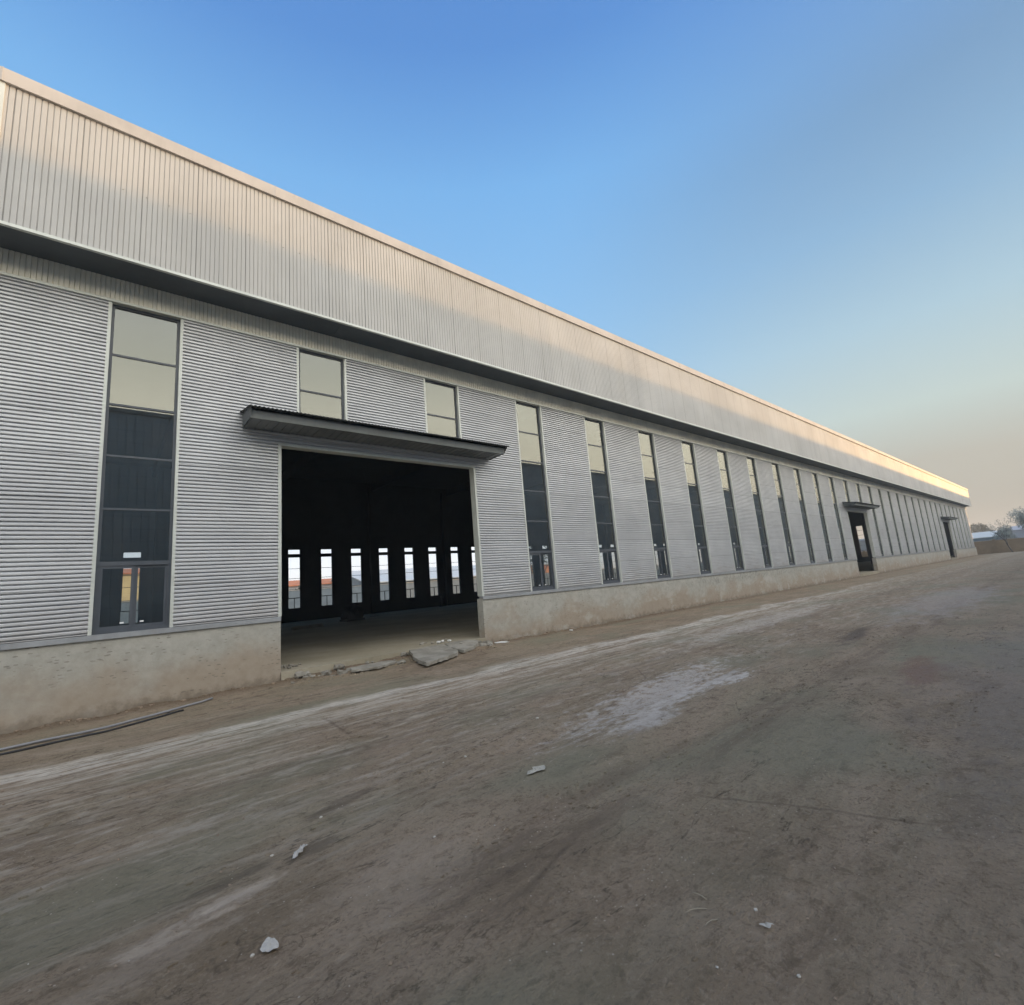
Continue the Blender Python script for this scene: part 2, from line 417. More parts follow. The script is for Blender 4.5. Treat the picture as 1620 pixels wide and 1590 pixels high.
# ------------------------------------------------------------------ the warehouse
P = 3.2; WW = 1.11; ZB, ZT = 1.28, 7.115
X0, X1, XP = -12.0, 102.9, 102.6
DEPTH = 22.0
WH = empty('warehouse', (0, 0, 0), label='long grey corrugated steel warehouse with a tall pale parapet, narrow window strips and open doorways', cat='warehouse')

# parapet: trapezoid ribs standing vertically
def ribbed_x(mb, x0, x1, y, z0, z1, pitch, amp, sag=0):
    o = len(mb.v); n = 0; x = x0
    prof = ((0, 0), (.80, 0), (.84, 1), (.95, 1))
    k = 0
    while x < x1:
        for a, b in prof:
            xx = x+a*pitch
            if xx > x1: break
            yy = y+b*amp
            mb.v.append((xx, yy, z0)); mb.v.append((xx, yy, z1)); n += 1
        x += pitch
    for i in range(n-1):
        a = o+2*i; mb.f.append((a, a+2, a+3, a+1)); mb.mi.append(0)
PY = -.78; PZ0, PZ1 = 7.6, 10.02
mb = MB(); ribbed_x(mb, X0, XP, PY, PZ0, PZ1, .075, .014)
for i in range(70):                                   # fixing screws along the purlin
    xx = .1+i*.328*1.0
    mb.box(xx-.008, xx+.008, PY-.012, PY+.002, 8.90, 8.916)
mb.box(XP, XP+.05, PY-.01, .02, PZ0, PZ1)
mb.build('parapet', M['parapet'], WH)
mb = MB()
mb.box(X0, XP+.07, PY-.05, PY+.10, PZ1, PZ1+.24)
mb.box(X0, XP+.07, PY+.10, .1, PZ1+.1, PZ1+.22)
xx = -9.44
while xx < X1-4:
    mb.box(xx-.006, xx+.006, PY-.056, PY+.1, PZ1-.004, PZ1+.246); xx += 4.0
mb.build('coping', M['coping'], WH)
mb = MB(); mb.box(X0, XP+.05, PY-.025, PY+.035, PZ0-.05, PZ0)
mb.box(-1.47, -1.40, PY-.02, PY+.05, PZ0, PZ1)
mb.build('drip_trim', M['trim'], WH)
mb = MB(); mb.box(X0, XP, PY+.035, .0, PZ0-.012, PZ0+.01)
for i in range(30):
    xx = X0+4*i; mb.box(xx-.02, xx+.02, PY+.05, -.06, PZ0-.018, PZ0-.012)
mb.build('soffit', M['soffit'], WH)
mb = MB(); ribbed_x(mb, X0, X1, -.05, ZT+.045, PZ0-.012, .0675, .018)
mb.box(X1, X1+.03, -.052, .3, ZT+.045, PZ0-.012)
mb.build('fascia_band', M['band'], WH)
mb = MB(); mb.box(X0, X1, -.075, .12, ZT, ZT+.045)
mb.build('head_trim', M['trim'], WH)
mb = MB()
mb.box(X0, X1, .12, .16, ZT, 9.6)
mb.build('upper_wall', M['dark'], WH)

# horizontal corrugated sheets
def wave_panel(mb, x0, x1, z0, z1):
    pitch = .0685; o = len(mb.v); n = 0
    nxs = max(2, int((x1-x0)/.35)+1)
    z = z0; zs = []
    k = math.floor(z0/pitch)
    prof = ((0, -.15), (.25, -.15), (.30, .85), (.40, 1.), (.82, .96), (.94, .86))
    while True:
        for a, b in prof:
            zz = (k+a)*pitch
            if zz <= z0 or zz >= z1: continue
            zs.append((zz, b))
        k += 1
        if k*pitch > z1: break
    zs = [(z0, .2)]+zs+[(z1, .2)]
    for zz, b in zs:
        for i in range(nxs):
            xx = x0+(x1-x0)*i/(nxs-1)
            w = .0045*noise.noise((xx*.9, zz*1.4, 2))+.003*noise.noise((xx*2.2, zz*3., 5))
            dz = .006*noise.noise((xx*.8, zz*.6, 11)) if 0 < i else 0
            mb.v.append((xx, -.004-.034*b+w, zz+(dz if z0 < zz < z1 else 0)))
    for j in range(len(zs)-1):
        for i in range(nxs-1):
            a = o+j*nxs+i
            mb.f.append((a, a+1, a+nxs+1, a+nxs)); mb.mi.append(0)
    mb.add([(x0, .10, z0), (x1, .10, z0), (x1, .10, z1), (x0, .10, z1)], [(3, 2, 1, 0)])
PERIOD = 12*P
doors = [2.865+PERIOD*i for i in range(3)]; DW = 4.98; DZ = 4.80; CZ = 5.2
def is_short(i): return i % 12 in (2, 3) and i > 0
segs = []                              # (x0, x1, z0, z1)
idx = list(range(-3, 33))
prev = X0
for i in idx:
    x = (i-1)*P
    if not is_short(i):
        if i % 12 == 4 and i > 0:
            d = doors[i//12]
            segs += [(prev, d, ZB, ZT), (d, d+.335-.0, DZ, ZT)]
            a = (i-3)*P; b = (i-2)*P
            segs += [(a, a+WW, DZ, CZ), (a+WW, b, DZ, ZT), (b, b+WW, DZ, CZ), (b+WW, d+DW, DZ, ZT), (d+DW, x, ZB, ZT)]
        else: segs.append((prev, x, ZB, ZT))
        prev = x+WW
segs.append((prev, X1, ZB, ZT))
for s_ in segs:
    mb = MB(); wave_panel(mb, *s_); mb.build('wall_panel', M['sheet'], WH, smooth=False)

# plinth, one pier-to-pier length between the doorways
edges = [X0]+[v for d in doors for v in (d, d+DW)]+[X1+1.1]
for a, b in zip(edges[::2], edges[1::2]):
    mb = MB(); n = max(2, int((b-a)/.25)); o = 0
    zs = [-.4, 0, .2, .4, .6, .8, 1.0, 1.2, ZB-.06]
    for zz in zs:
        for i in range(n+1):
            xx = a+(b-a)*i/n
            mb.v.append((xx, -.03+.008*noise.noise((xx*1.1, zz*1.7, 0)), zz))
    for j in range(len(zs)-1):
        for i in range(n):
            q = j*(n+1)+i; mb.f.append((q, q+1, q+n+2, q+n+1)); mb.mi.append(0)
    mb.add([(a, -.03, -.4), (a, .22, -.4), (a, .22, ZB-.06), (a, -.03, ZB-.06)], [(0, 3, 2, 1)])
    mb.add([(b, -.03, -.4), (b, .22, -.4), (b, .22, ZB-.06), (b, -.03, ZB-.06)], [(0, 1, 2, 3)])
    mb.add([(a, .22, -.4), (b, .22, -.4), (b, .22, ZB-.06), (a, .22, ZB-.06)], [(0, 1, 2, 3)])
    mb.add([(a, -.04, ZB-.06), (b, -.04, ZB-.06), (b, .22, ZB-.06), (a, .22, ZB-.06)], [(0, 1, 2, 3)])
    mb.build('plinth', M['plinth'], WH)
    mb = MB(); mb.box(a, b, -.055, .11, ZB-.055, ZB-.002); mb.box(a, b, -.062, -.055, ZB-.085, ZB-.02)
    mb.build('sill_trim', M['sill_trim'], WH)
mb = MB(); mb.box(-1.46, -1.38, -.045, .0, ZB, ZT); mb.build('joint_trim', M['trim'], WH)

# windows
def make_window(short=False):
    zb = CZ if short else ZB
    T = .045; f = MB(); y0, y1 = .030, .080
    f.box(T, T+.045, y0, y1, zb, ZT); f.box(WW-T-.045, WW-T, y0, y1, zb, ZT)
    xa, xb = T+.045, WW-T-.045
    f.box(xa, xb, y0, y1, ZT-.05, ZT)
    f.box(xa, xb, y0, y1, zb, zb+.055)
    for q in ((6.15,) if short else (6.15, 5.22, 4.285, 3.35)): f.box(xa, xb, y0+.004, y1-.004, q-.018, q+.018)
    if not short: f.box(xa, xb, y0-.006, y1, 2.38, 2.45)
    o = f.build('window', M['frame'], WH)
    g = MB()
    lv = [zb+.055, 6.132, 6.168, ZT-.05] if short else [2.45, 3.332, 3.368, 4.267, 4.303, 5.202, 5.238, 6.132, 6.168, ZT-.05]
    tl = [.0012, -.0018, .0022, -.001, .0015]
    for i in range(0, len(lv), 2):
        a, b = lv[i], lv[i+1]; e = tl[i//2]
        g.add([(xa, .055, a), (xb, .055+e, a), (xb, .055+e*2, b), (xa, .055+e, b)], [(0, 1, 2, 3)])
    g.build('pane', M['glass'], o)
    for a, b in ((-.004, T), (WW-T, WW+.004)):
        tr = MB(); tr.box(a, b, -.042, .10, zb, ZT); tr.build('jamb_trim', M['trim'], o)
    if not short:
        sx = (xa, (xa+xb)/2, xb); za, zc = ZB+.055, 2.38
        for k in (0, 1):
            a, b = sx[k], sx[k+1]; s_ = MB(); yy = .034+.022*k
            s_.box(a, a+.045, yy, yy+.02, za, zc); s_.box(b-.045, b, yy, yy+.02, za, zc)
            s_.box(a+.045, b-.045, yy, yy+.02, zc-.045, zc); s_.box(a+.045, b-.045, yy, yy+.02, za, za+.055)
            so = s_.build('sash', M['frame'], o)
            gg = MB(); gg.add([(a+.045, yy+.01, za+.055), (b-.045, yy+.01, za+.055), (b-.045, yy+.0105, zc-.045), (a+.045, yy+.01, zc-.045)], [(0, 1, 2, 3)])
            gg.build('sash_pane', M['glass'], o)
            h = MB(); hx = (a+.30) if k == 0 else (a+.10); h.box(hx, hx+.052, yy-.012, yy-.002, za+.085, za+.110)
            h.build('handle', M['white_plastic'], o)
    return o
wf = make_window(); wsm = make_window(True)
uf = us = False
for i in idx:
    x = (i-1)*P
    src = wsm if is_short(i) else wf
    if src is wf: o = wf if not uf else copy_tree(wf, WH); uf = True
    else: o = wsm if not us else copy_tree(wsm, WH); us = True
    o.location = (x, 0, 0)

# doorways: frames, canopies
for d in doors:
    mb = MB()
    mb.box(d-.05, d+.012, -.05, .16, ZB, DZ+.05); mb.box(d+DW-.012, d+DW+.05, -.05, .16, ZB, DZ+.05)
    mb.box(d+.012, d+DW-.012, -.05, .16, DZ-.012, DZ+.05)
    mb.build('door_frame', M['trim'], WH)
    cx0, cx1 = d-.72, d+DW+.57
    mb = MB(); mb.box(cx0+.03, cx1-.03, -.70, -.03, 5.08, 5.10)
    n = 38
    for k in range(n): 
        xx = cx0+.05+(cx1-cx0-.1)*k/n; mb.box(xx, xx+.03, -.69, -.04, 5.066, 5.08)
    cp = mb.build('canopy', M['canopy_under'], WH)
    mb = MB()
    mb.add([(cx0, -.72, 5.07), (cx1, -.72, 5.07), (cx1, -.77, 5.20), (cx0, -.77, 5.20), (cx0, -.70, 5.07), (cx1, -.70, 5.07), (cx1, -.72, 5.24), (cx0, -.72, 5.24)],
           [(0, 1, 2, 3), (3, 2, 6, 7), (0, 4, 5, 1)])
    mb.cur = 1; mb.add([(cx0, -.72, 5.07), (cx0, -.90, 5.25), (cx0, -.03, 5.36), (cx0, -.03, 5.06)], [(0, 1, 2, 3)])
    mb.add([(cx1, -.72, 5.07), (cx1, -.90, 5.25), (cx1, -.03, 5.36), (cx1, -.03, 5.06)], [(3, 2, 1, 0)])
    mb.build('canopy_fascia', [M['canopy_grey'], M['canopy_dark']], cp)
    mb = MB(); o = 0; n = int((cx1-cx0+.1)/.0125)
    for k in range(n+1):
        xx = cx0-.05+k*.0125; b = .018*(.5+.5*math.sin(k*math.pi/3))
        mb.v += [(xx, -.93, 5.235+b), (xx, -.02, 5.39+b), (xx, -.93, 5.227+b), (xx, -.02, 5.38+b)]
    for k in range(n):
        a = 4*k
        for f_ in ((a, a+4, a+5, a+1), (a+2, a+3, a+7, a+6), (a, a+2, a+6, a+4)): mb.f.append(f_); mb.mi.append(0)
    mb.build('canopy_roof', M['canopy_dark'], cp)

# inside: floor slab, back wall with its windows, end walls, roof, frames
mb = MB()
mb.add([(X0, .18, .22), (X1, .18, .22), (X1, DEPTH, .30), (X0, DEPTH, .30)], [(0, 1, 2, 3)])
for d in doors:
    n = 40
    o = len(mb.v)
    for k in range(n+1):
        xx = d+DW*k/n; e = -.06+.05*noise.noise((xx*3, 1, 2))+.02*noise.noise((xx*11, 1, 2))
        mb.v += [(xx, .18, .22), (xx, e, .215), (xx, e-.01+.03*noise.noise((xx*7, 4, 2)), -.1)]
    for k in range(n):
        a = o+3*k; mb.f += [(a, a+1, a+4, a+3), (a+1, a+2, a+5, a+4)]; mb.mi += [0, 0]
mb.build('floor', M['floor'], WH)
BP, BW0 = 2.04, 9.12; BWW = .73
ks = list(range(-10, 47)); bx = [BW0+BP*k for k in ks]
bx = [b for b in bx if X0+.5 < b < X1-1]
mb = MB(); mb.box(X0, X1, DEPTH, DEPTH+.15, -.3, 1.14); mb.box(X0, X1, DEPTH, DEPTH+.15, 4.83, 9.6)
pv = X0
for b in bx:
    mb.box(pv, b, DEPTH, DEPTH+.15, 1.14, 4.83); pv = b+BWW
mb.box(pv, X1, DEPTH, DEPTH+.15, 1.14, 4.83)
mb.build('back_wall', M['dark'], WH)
def make_back():
    f = MB(); y0, y1 = DEPTH+.03, DEPTH+.09
    f.box(0, BWW, y0, y1, 4.33, 4.55)
    for q in (3.61, 2.99, 2.30): f.box(0, BWW, y0, y1, q-.012, q+.012)
    f.box(0, BWW, y0, y1, 1.74, 1.79); f.box(BWW*.5-.015, BWW*.5+.015, y0, y1, 1.14, 1.74)
    f.box(0, .02, y0, y1, 1.79, 4.33); f.box(BWW-.02, BWW, y0, y1, 1.79, 4.33)
    return f.build('back_window', M['dark'], WH)
bw = make_back()
for k, b in enumerate(bx):
    o = bw if k == 0 else copy_tree(bw, WH)
    o.location = (b, 0, 0)
for xx in (X0, X1):
    xa_, xb_ = (xx-.16, xx) if xx < 0 else (xx, xx+.10)
    ey = [4.17+3.2*k for k in range(5)]
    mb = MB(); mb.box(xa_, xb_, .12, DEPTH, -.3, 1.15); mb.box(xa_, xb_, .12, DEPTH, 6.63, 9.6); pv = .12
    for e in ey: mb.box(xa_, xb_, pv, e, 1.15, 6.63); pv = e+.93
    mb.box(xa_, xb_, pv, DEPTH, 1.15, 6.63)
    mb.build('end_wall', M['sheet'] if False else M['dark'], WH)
    for e in ey:
        mb = MB()
        for q in (2.3, 3.2, 4.1, 5.0, 5.85): mb.box(xa_+.02, xb_-.02, e, e+.93, q-.025, q+.025)
        mb.box(xa_+.02, xb_-.02, e, e+.03, 1.15, 6.63)
        mb.build('end_window', M['frame'], WH)
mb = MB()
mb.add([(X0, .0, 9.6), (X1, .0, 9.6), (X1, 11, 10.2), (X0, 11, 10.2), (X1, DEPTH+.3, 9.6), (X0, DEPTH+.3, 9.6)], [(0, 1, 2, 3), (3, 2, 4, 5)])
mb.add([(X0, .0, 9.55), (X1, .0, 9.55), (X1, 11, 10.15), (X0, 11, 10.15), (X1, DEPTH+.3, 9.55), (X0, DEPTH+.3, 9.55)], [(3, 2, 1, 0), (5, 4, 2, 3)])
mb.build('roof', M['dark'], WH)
for k in range(18):
    xx = -10.7+6.4*k; bk = 9.12+2.04*round((xx-8.4)/2.04)-.65
    mb = MB(); mb.box(xx-.1, xx+.1, .17, .45, .2, 9.2); mb.box(bk-.1, bk+.1, DEPTH-.35, DEPTH-.02, .2, 9.2)
    mb.box(xx-.08, xx+.08, .17, DEPTH-.02, 9.0, 9.5)
    mb.build('steel_frame', M['dark'], WH)

# ------------------------------------------------------------------ warehouse opposite (behind the photographer): shades the yard, mirrored in the panes

OD, OH = 24.0, 13.6; OX0, OX1 = -45.0, 186.7
OP = empty('opposite_warehouse', (80, -OD, 0), label='tall plain grey steel shed across the dirt yard, facing the long warehouse', cat='warehouse')
def loc(mb, name, mat, par, off): 
    mb.v = [(a-off[0], b-off[1], c-off[2]) for a, b, c in mb.v]; return mb.build(name, mat, par)
mb = MB(); ribbed_x(mb, OX0, OX1, -OD, .9, OH-.25, .4, -.03)
mb.box(OX0, OX1, -OD-40, -OD-.1, .9, OH-.4)
loc(mb, 'wall', M['sheet'], OP, (80, -OD, 0))
mb = MB(); mb.box(OX0, OX1, -OD-.08, -OD+.06, -.3, .9); loc(mb, 'plinth', M['plinth'], OP, (80, -OD, 0))
mb = MB(); mb.box(OX0-.1, OX1+.1, -OD-.1, -OD+.08, OH-.25, OH); loc(mb, 'coping', M['coping'], OP, (80, -OD, 0))

# ------------------------------------------------------------------ things on the ground by the doorway
def gz_(x, y): return ground_h(x, y)
def lump(r, seed, flat=.5, n=3, rough=.25, box=False):
    """irregular stone: subdivided cube pushed by noise"""
    import bmesh
    bm = bmesh.new(); bmesh.ops.create_icosphere(bm, subdivisions=n, radius=1)
    for v in bm.verts:
        p = v.co.copy()
        if box: p = Vector([math.copysign(abs(c)**.55, c) for c in p])
        k = 1+rough*noise.noise(p*1.6+Vector((seed, seed*2, 0)))+rough*.4*noise.noise(p*4+Vector((seed, 0, 3)))
        q = noise.cell(p*1.2+Vector((seed, 1, 1)))*.14
        v.co = Vector((p.x*k*r, p.y*(k-q)*r*.8, p.z*k*r*flat))
    mb = MB(); mb.v = [tuple(v.co) for v in bm.verts]; mb.f = [tuple(v.index for v in f.verts) for f in bm.faces]; mb.mi = [0]*len(mb.f)
    bm.free(); return mb

# tipped pieces of broken slab leaning off the doorway edge
def slab(pts_top, th, name, label, group=None):
    mb = MB(); cx = sum(p[0] for p in pts_top)/len(pts_top); cy = sum(p[1] for p in pts_top)/len(pts_top)
    ring = []
    n = len(pts_top)
    for i in range(n):
        a, b = Vector(pts_top[i]), Vector(pts_top[(i+1) % n])
        k = max(2, int((b-a).length/.07))
        for j in range(k):
            p = a.lerp(b, j/k); jj = .018
            if j: p += Vector((random.uniform(-jj, jj), random.uniform(-jj, jj), random.uniform(-.006, .006)))
            ring.append(p)
    c = sum(ring, Vector())/len(ring); m_ = len(ring)
    mb.v = [tuple(p) for p in ring]+[tuple(p+Vector((random.uniform(-.012, .012), random.uniform(-.012, .012), -th))) for p in ring]
    mid = [c.lerp(p, .55)+Vector((0, 0, .008*noise.noise(p*5))) for p in ring]
    mb.v += [tuple(p) for p in mid]+[tuple(c)]
    for i in range(m_):
        j = (i+1) % m_
        mb.f += [(i, i+m_, j+m_, j), (i, j, 2*m_+j, 2*m_+i), (2*m_+i, 2*m_+j, 3*m_)]; mb.mi += [0, 0, 0]
    mb.f.append(tuple(range(m_, 2*m_))); mb.mi.append(0)
    mb.v = [(a-c.x, b-c.y, z-c.z) for a, b, z in mb.v]
    o = mb.build(name, M['concrete'], smooth=False); o.location = c
    return tag(o, label, 'concrete slab', group)
slab([(5.60, -.10, .235), (6.55, -.02, .235), (6.50, -.75, .135), (6.30, -1.02, .12), (5.75, -1.30, .115), (5.22, -1.52, .11), (5.35, -.8, .15)], .07, 'broken_slab',
     'grey broken concrete slab tipped off the big doorway edge, the larger left piece')
slab([(6.60, -.02, .24), (7.28, .02, .235), (7.50, -.18, .20), (7.30, -.42, .15), (7.02, -.62, .125), (6.60, -.86, .12), (6.56, -.4, .17)], .06, 'broken_slab',
     'grey broken concrete slab piece lying right of the larger tipped slab at the doorway')
slab([(4.1, -.42, .135), (4.9, -.45, .14), (5.05, -.62, .12), (4.5, -.82, .105), (4.0, -.70, .11)], .04, 'broken_slab', 'thin flat concrete flake on the rubble below the doorway edge')
lab = ['pale', 'brown-grey', 'dusty grey']
def chunk(x, y, r, i, label, dz=0, mat='concrete', name='concrete_chunk', cat='rubble', group='rubble chunks along the doorway edge', flat=.55):
    o = lump(r, i*1.7, flat, 2, .5, box=True).build(name, M[mat]); o.location = (x, y, gz_(x, y)+r*flat*.45+dz)
    o.rotation_euler = (random.uniform(-.2, .2), random.uniform(-.2, .2), random.uniform(0, 6.2))
    return tag(o, label, cat, group)
rnd = random.Random(5)
for i in range(46):
    xx = d0 = 2.95+4.8*rnd.random(); yy = -.10-.55*rnd.random()**1.3
    if 5.2 < xx < 7.3: yy = -.05-.2*rnd.random()
    chunk(xx, yy, .03+.075*rnd.random()**2, i, 'rough chunk of concrete in the rubble along the broken edge of the big doorway', dz=.0 if yy < -.2 else .04)
for i in range(16):
    xx = 7.15+.75*rnd.random(); yy = -.5+.55*rnd.random()
    chunk(xx, yy, .03+.045*rnd.random(), 60+i, 'small concrete crumb heaped between the slab pieces and the right doorway pier', group='rubble crumbs by the right pier', dz=.02)
for i in range(9):
    xx = 3.0+.6*rnd.random(); yy = .3+.5*rnd.random()
    o = chunk(xx, yy, .03+.03*rnd.random(), 90+i, 'small dusty crumb of concrete on the floor just inside the left door jamb', group='crumbs inside the left jamb')
    o.location.z = .235
for i in range(12):
    xx = 6.2+1.0*rnd.random(); yy = .25+.6*rnd.random()
    o = chunk(xx, yy, .025+.03*rnd.random(), 110+i, 'small crumb of debris on the floor just behind the tipped slab', group='crumbs behind the tipped slab')
    o.location.z = .235
M['dirt_stone'] = painted('dirt_stone', (.27, .20, .14, 1), .95, 0, .2)
M['plaster_white'] = painted('white_plaster', (.72, .71, .68, 1), .9, 0, .1)
for i, (xx, yy, l_) in enumerate(((6.62, .28, 'leftmost'), (6.78, .36, 'middle, upper'), (6.90, .22, 'rightmost'))):
    o = chunk(xx, yy, .045, 130+i, 'white lump of plaster behind the tipped slab, %s of the three' % l_, mat='plaster_white', name='plaster_lump', cat='plaster lump', group='white plaster lumps'); o.location.z = .26
for i in range(40):
    xx = 8.0+10*rnd.random()**1.2; yy = -.06-.16*rnd.random()
    chunk(xx, yy, .02+.035*rnd.random(), 140+i, 'small earth clod at the foot of the plinth right of the big doorway', group='clods along the plinth foot', mat='dirt_stone')
for i in range(26):
    xx = -.9+3.7*rnd.random(); yy = -.05-.14*rnd.random()
    chunk(xx, yy, .015+.025*rnd.random(), 190+i, 'small clod of earth at the foot of the plinth left of the big doorway', group='clods along the left plinth foot', mat='dirt_stone')
o = chunk(8.15, -.30, .12, 301, 'flat white plaster flake lying by the foot of the right doorway pier', mat='plaster_white', name='plaster_flake', cat='plaster flake', group=None, flat=.18)
o.scale = (1.6, .6, 1)
o = chunk(10.9, -.22, .07, 302, 'small white plaster flake further along the plinth foot', mat='plaster_white', name='plaster_flake', cat='plaster flake', group=None, flat=.3)

# hose and pipe along the wall foot
M['rubber'] = painted('black_rubber', (.022, .022, .024, 1), .55, 0, .1)
M['grey_pipe'] = painted('grey_pipe_plastic', (.26, .26, .27, 1), .45, 0, .1, ((.2, .17, .13, 1), .5))
def curve_pts(p, n):
    out_ = []
    for i in range(len(p)-1):
        a = Vector(p[max(0, i-1)]); b = Vector(p[i]); c_ = Vector(p[i+1]); d_ = Vector(p[min(len(p)-1, i+2)])
        for k in range(n):
            t_ = k/n
            out_.append(.5*((2*b)+(c_-a)*t_+(2*a-5*b+4*c_-d_)*t_*t_+(3*b-a-3*c_+d_)*t_**3))
    out_.append(Vector(p[-1])); return out_
def ground_tube(pts, r, name, mat, label, cat, lift=.8):
    q = curve_pts([(x_, y_, 0) for x_, y_ in pts], 10)
    for p in q: p.z = max(gz_(p.x+a_, p.y+b_) for a_ in (-.04, 0, .04) for b_ in (-.04, 0, .04))+r*lift
    o0 = q[0].copy()
    mb = MB().tube([p-o0 for p in q], r, 10); o = mb.build(name, mat, smooth=True); o.location = o0
    return tag(o, label, cat)
ground_tube([(-3.2, -1.84), (-2.2, -1.75), (-1.4, -1.67), (-.6, -1.60), (.24, -1.43), (.62, -1.27), (.95, -1.10), (1.2, -.95)], .014, 'hose', M['rubber'], 'thin black rubber hose lying along the ground beside the plinth', 'hose')
ground_tube([(-3.2, -1.50), (-2.0, -1.44), (-.7, -1.36), (.2, -1.16), (.84, -.93), (1.25, -.72), (1.66, -.50)], .017, 'pipe', M['grey_pipe'], 'grey plastic conduit pipe lying on the dirt beside the plinth, above the black hose', 'pipe', 1.2)

# litter
M['bag'] = painted('milky_plastic_bag', (.44, .41, .36, 1), .5, 0, .06)
M['paper'] = painted('dirty_white_paper', (.42, .39, .32, 1), .8, 0, .1)
M['foil'] = painted('silvery_wrapper', (.40, .38, .35, 1), .45, .2, .15)
def sheet_thing(cx, cy, outline, amp, name, mat, label, cat, seed, lift=.012, rings=6):
    o0 = (cx, cy, gz_(cx, cy)); mb = MB(); n = len(outline)
    rings_ = []
    for r_ in range(1, rings+1):
        f = r_/rings
        for k, (a, b) in enumerate(outline):
            x_, y_ = a*f, b*f; z_ = lift+amp*(.5+noise.noise((x_*28+seed, y_*28, seed)))*(1-.55*f)+amp*.5*noise.noise((x_*70, y_*70+seed, 0))
            mb.v.append((x_, y_, max(.003, z_)+gz_(cx+x_, cy+y_)-o0[2]))
    mb.v.append((0, 0, lift+amp)); c_ = len(mb.v)-1
    for k in range(n):
        k2 = (k+1) % n
        mb.f.append((c_, k, k2)); mb.mi.append(0)
        for r_ in range(rings-1):
            mb.f.append((r_*n+k, (r_+1)*n+k, (r_+1)*n+k2, r_*n+k2)); mb.mi.append(0)
    ob = mb.build(name, mat, smooth=False); ob.location = o0
    return tag(ob, label, cat)
def blob_outline(rx, ry, ang, seed, n=28, rag=.25):
    out_ = []
    for k in range(n):
        t_ = 2*math.pi*k/n; r_ = 1+rag*noise.noise((math.cos(t_)*1.3+seed, math.sin(t_)*1.3, seed))*1.6
        x_, y_ = rx*r_*math.cos(t_), ry*r_*math.sin(t_)
        out_.append((x_*math.cos(ang)-y_*math.sin(ang), x_*math.sin(ang)+y_*math.cos(ang)))
    return out_
sheet_thing(.79, -7.73, blob_outline(.036, .042, .3, 4, rag=.18), .016, 'plastic_bag', M['bag'], 'small crumpled milky plastic bag flat on the dirt in the foreground', 'plastic bag', 4)
sheet_thing(1.155, -6.96, blob_outline(.07, .022, .75, 9, rag=.5), .035, 'wrapper', M['foil'], 'crumpled silvery plastic wrapper on the dirt behind the milky bag', 'wrapper', 9)
sheet_thing(2.93, -7.23, [(-.11, -.01), (-.05, .05), (-.01, .02), (.03, .085), (.08, .05), (.13, .04), (.09, -.02), (.05, -.055), (-.02, -.03), (-.07, -.035)], .012, 'paper_scrap', M['paper'], 'flat torn scrap of off-white paper in the middle of the yard', 'paper scrap', 2)
M['pale_stone'] = painted('pale_stone', (.46, .42, .36, 1), .9, 0, .12)
st_ = [(2.44, -9.21, .010, 'tiny white pebble in the right foreground, above the white twist of litter'), (.72, -7.72, .010, 'tiny white pebble just left of the milky plastic bag'),
       (1.02, -6.84, .012, 'tiny white pebble left of the silvery wrapper'), (2.2, -9.47, .009, 'tiny pale pebble at the bottom right of the yard'),
       (1.42, -6.55, .012, 'tiny pale pebble beyond the silvery wrapper'), (4.0, -6.1, .02, 'pale stone beyond the paper scrap')]
for i, (a, b, r_, l_) in enumerate(st_):
    o = lump(r_, i+.5, .6, 2, .3).build('pebble', M['pale_stone']); o.location = (a, b, gz_(a, b)+r_*.3); tag(o, l_, 'pebble')
sheet_thing(2.36, -9.29, blob_outline(.012, .028, .4, 13, rag=.7), .02, 'litter', M['bag'], 'small white twist of litter in the right foreground', 'litter', 13)
# straw stalks
M['straw'] = painted('dry_straw', (.34, .29, .21, 1), .85, 0, .15)
for i, (a, b, an, ln_) in enumerate(((2.30, -9.05, 2.2, .11), (2.36, -9.02, 1.2, .07), (2.27, -9.12, 2.5, .09), (1.95, -9.62, .6, .09), (2.02, -9.60, 1.5, .06))):
    q = [(a+ln_*s_*math.cos(an+.5*s_), b+ln_*s_*math.sin(an+.5*s_), gz_(a, b)+.006+.01*s_) for s_ in (0, .35, .7, 1)]
    mb = MB().tube([Vector(p)-Vector((a, b, 0)) for p in q], [.0018, .0024, .002, .001], 6)
    o = mb.build('straw_stalk', M['straw'], smooth=True); o.location = (a, b, 0)
    tag(o, 'thin dry straw stalk on the dirt in the right foreground', 'straw', 'straw stalks in the foreground')
# loose grit and small stones strewn over the yard, past counting
mb = MB(); rnd = random.Random(11)
for i in range(2600):
    a = -1.5+rnd.random()**1.3*13; b = -10.2+rnd.random()*9.9
    if noise.noise((a*.6, b*1.2, 3)) < -.08 and rnd.random() < .85: continue
    r_ = .004+.010*rnd.random()**3
    if rnd.random() < .05: r_ *= 1.9
    z_ = gz_(a, b)+r_*.25; an = rnd.random()*3
    ca, sa = math.cos(an)*r_, math.sin(an)*r_
    o_ = len(mb.v)
    j = [rnd.uniform(.6, 1.3) for _ in range(6)]
    mb.v += [(a+ca*j[0], b+sa*j[0], z_), (a-sa*j[1]*.8, b+ca*j[1]*.8, z_), (a-ca*j[2], b-sa*j[2], z_), (a+sa*j[3]*.8, b-ca*j[3]*.8, z_), (a+ca*.2, b+sa*.2, z_+r_*.6*j[4]), (a, b, z_-r_*.6)]
    mb.cur = 1 if rnd.random() < .10 else 0
    for f_ in ((0, 1, 4), (1, 2, 4), (2, 3, 4), (3, 0, 4), (1, 0, 5), (2, 1, 5), (3, 2, 5), (0, 3, 5)): mb.f.append(tuple(o_+q for q in f_)); mb.mi.append(mb.cur)
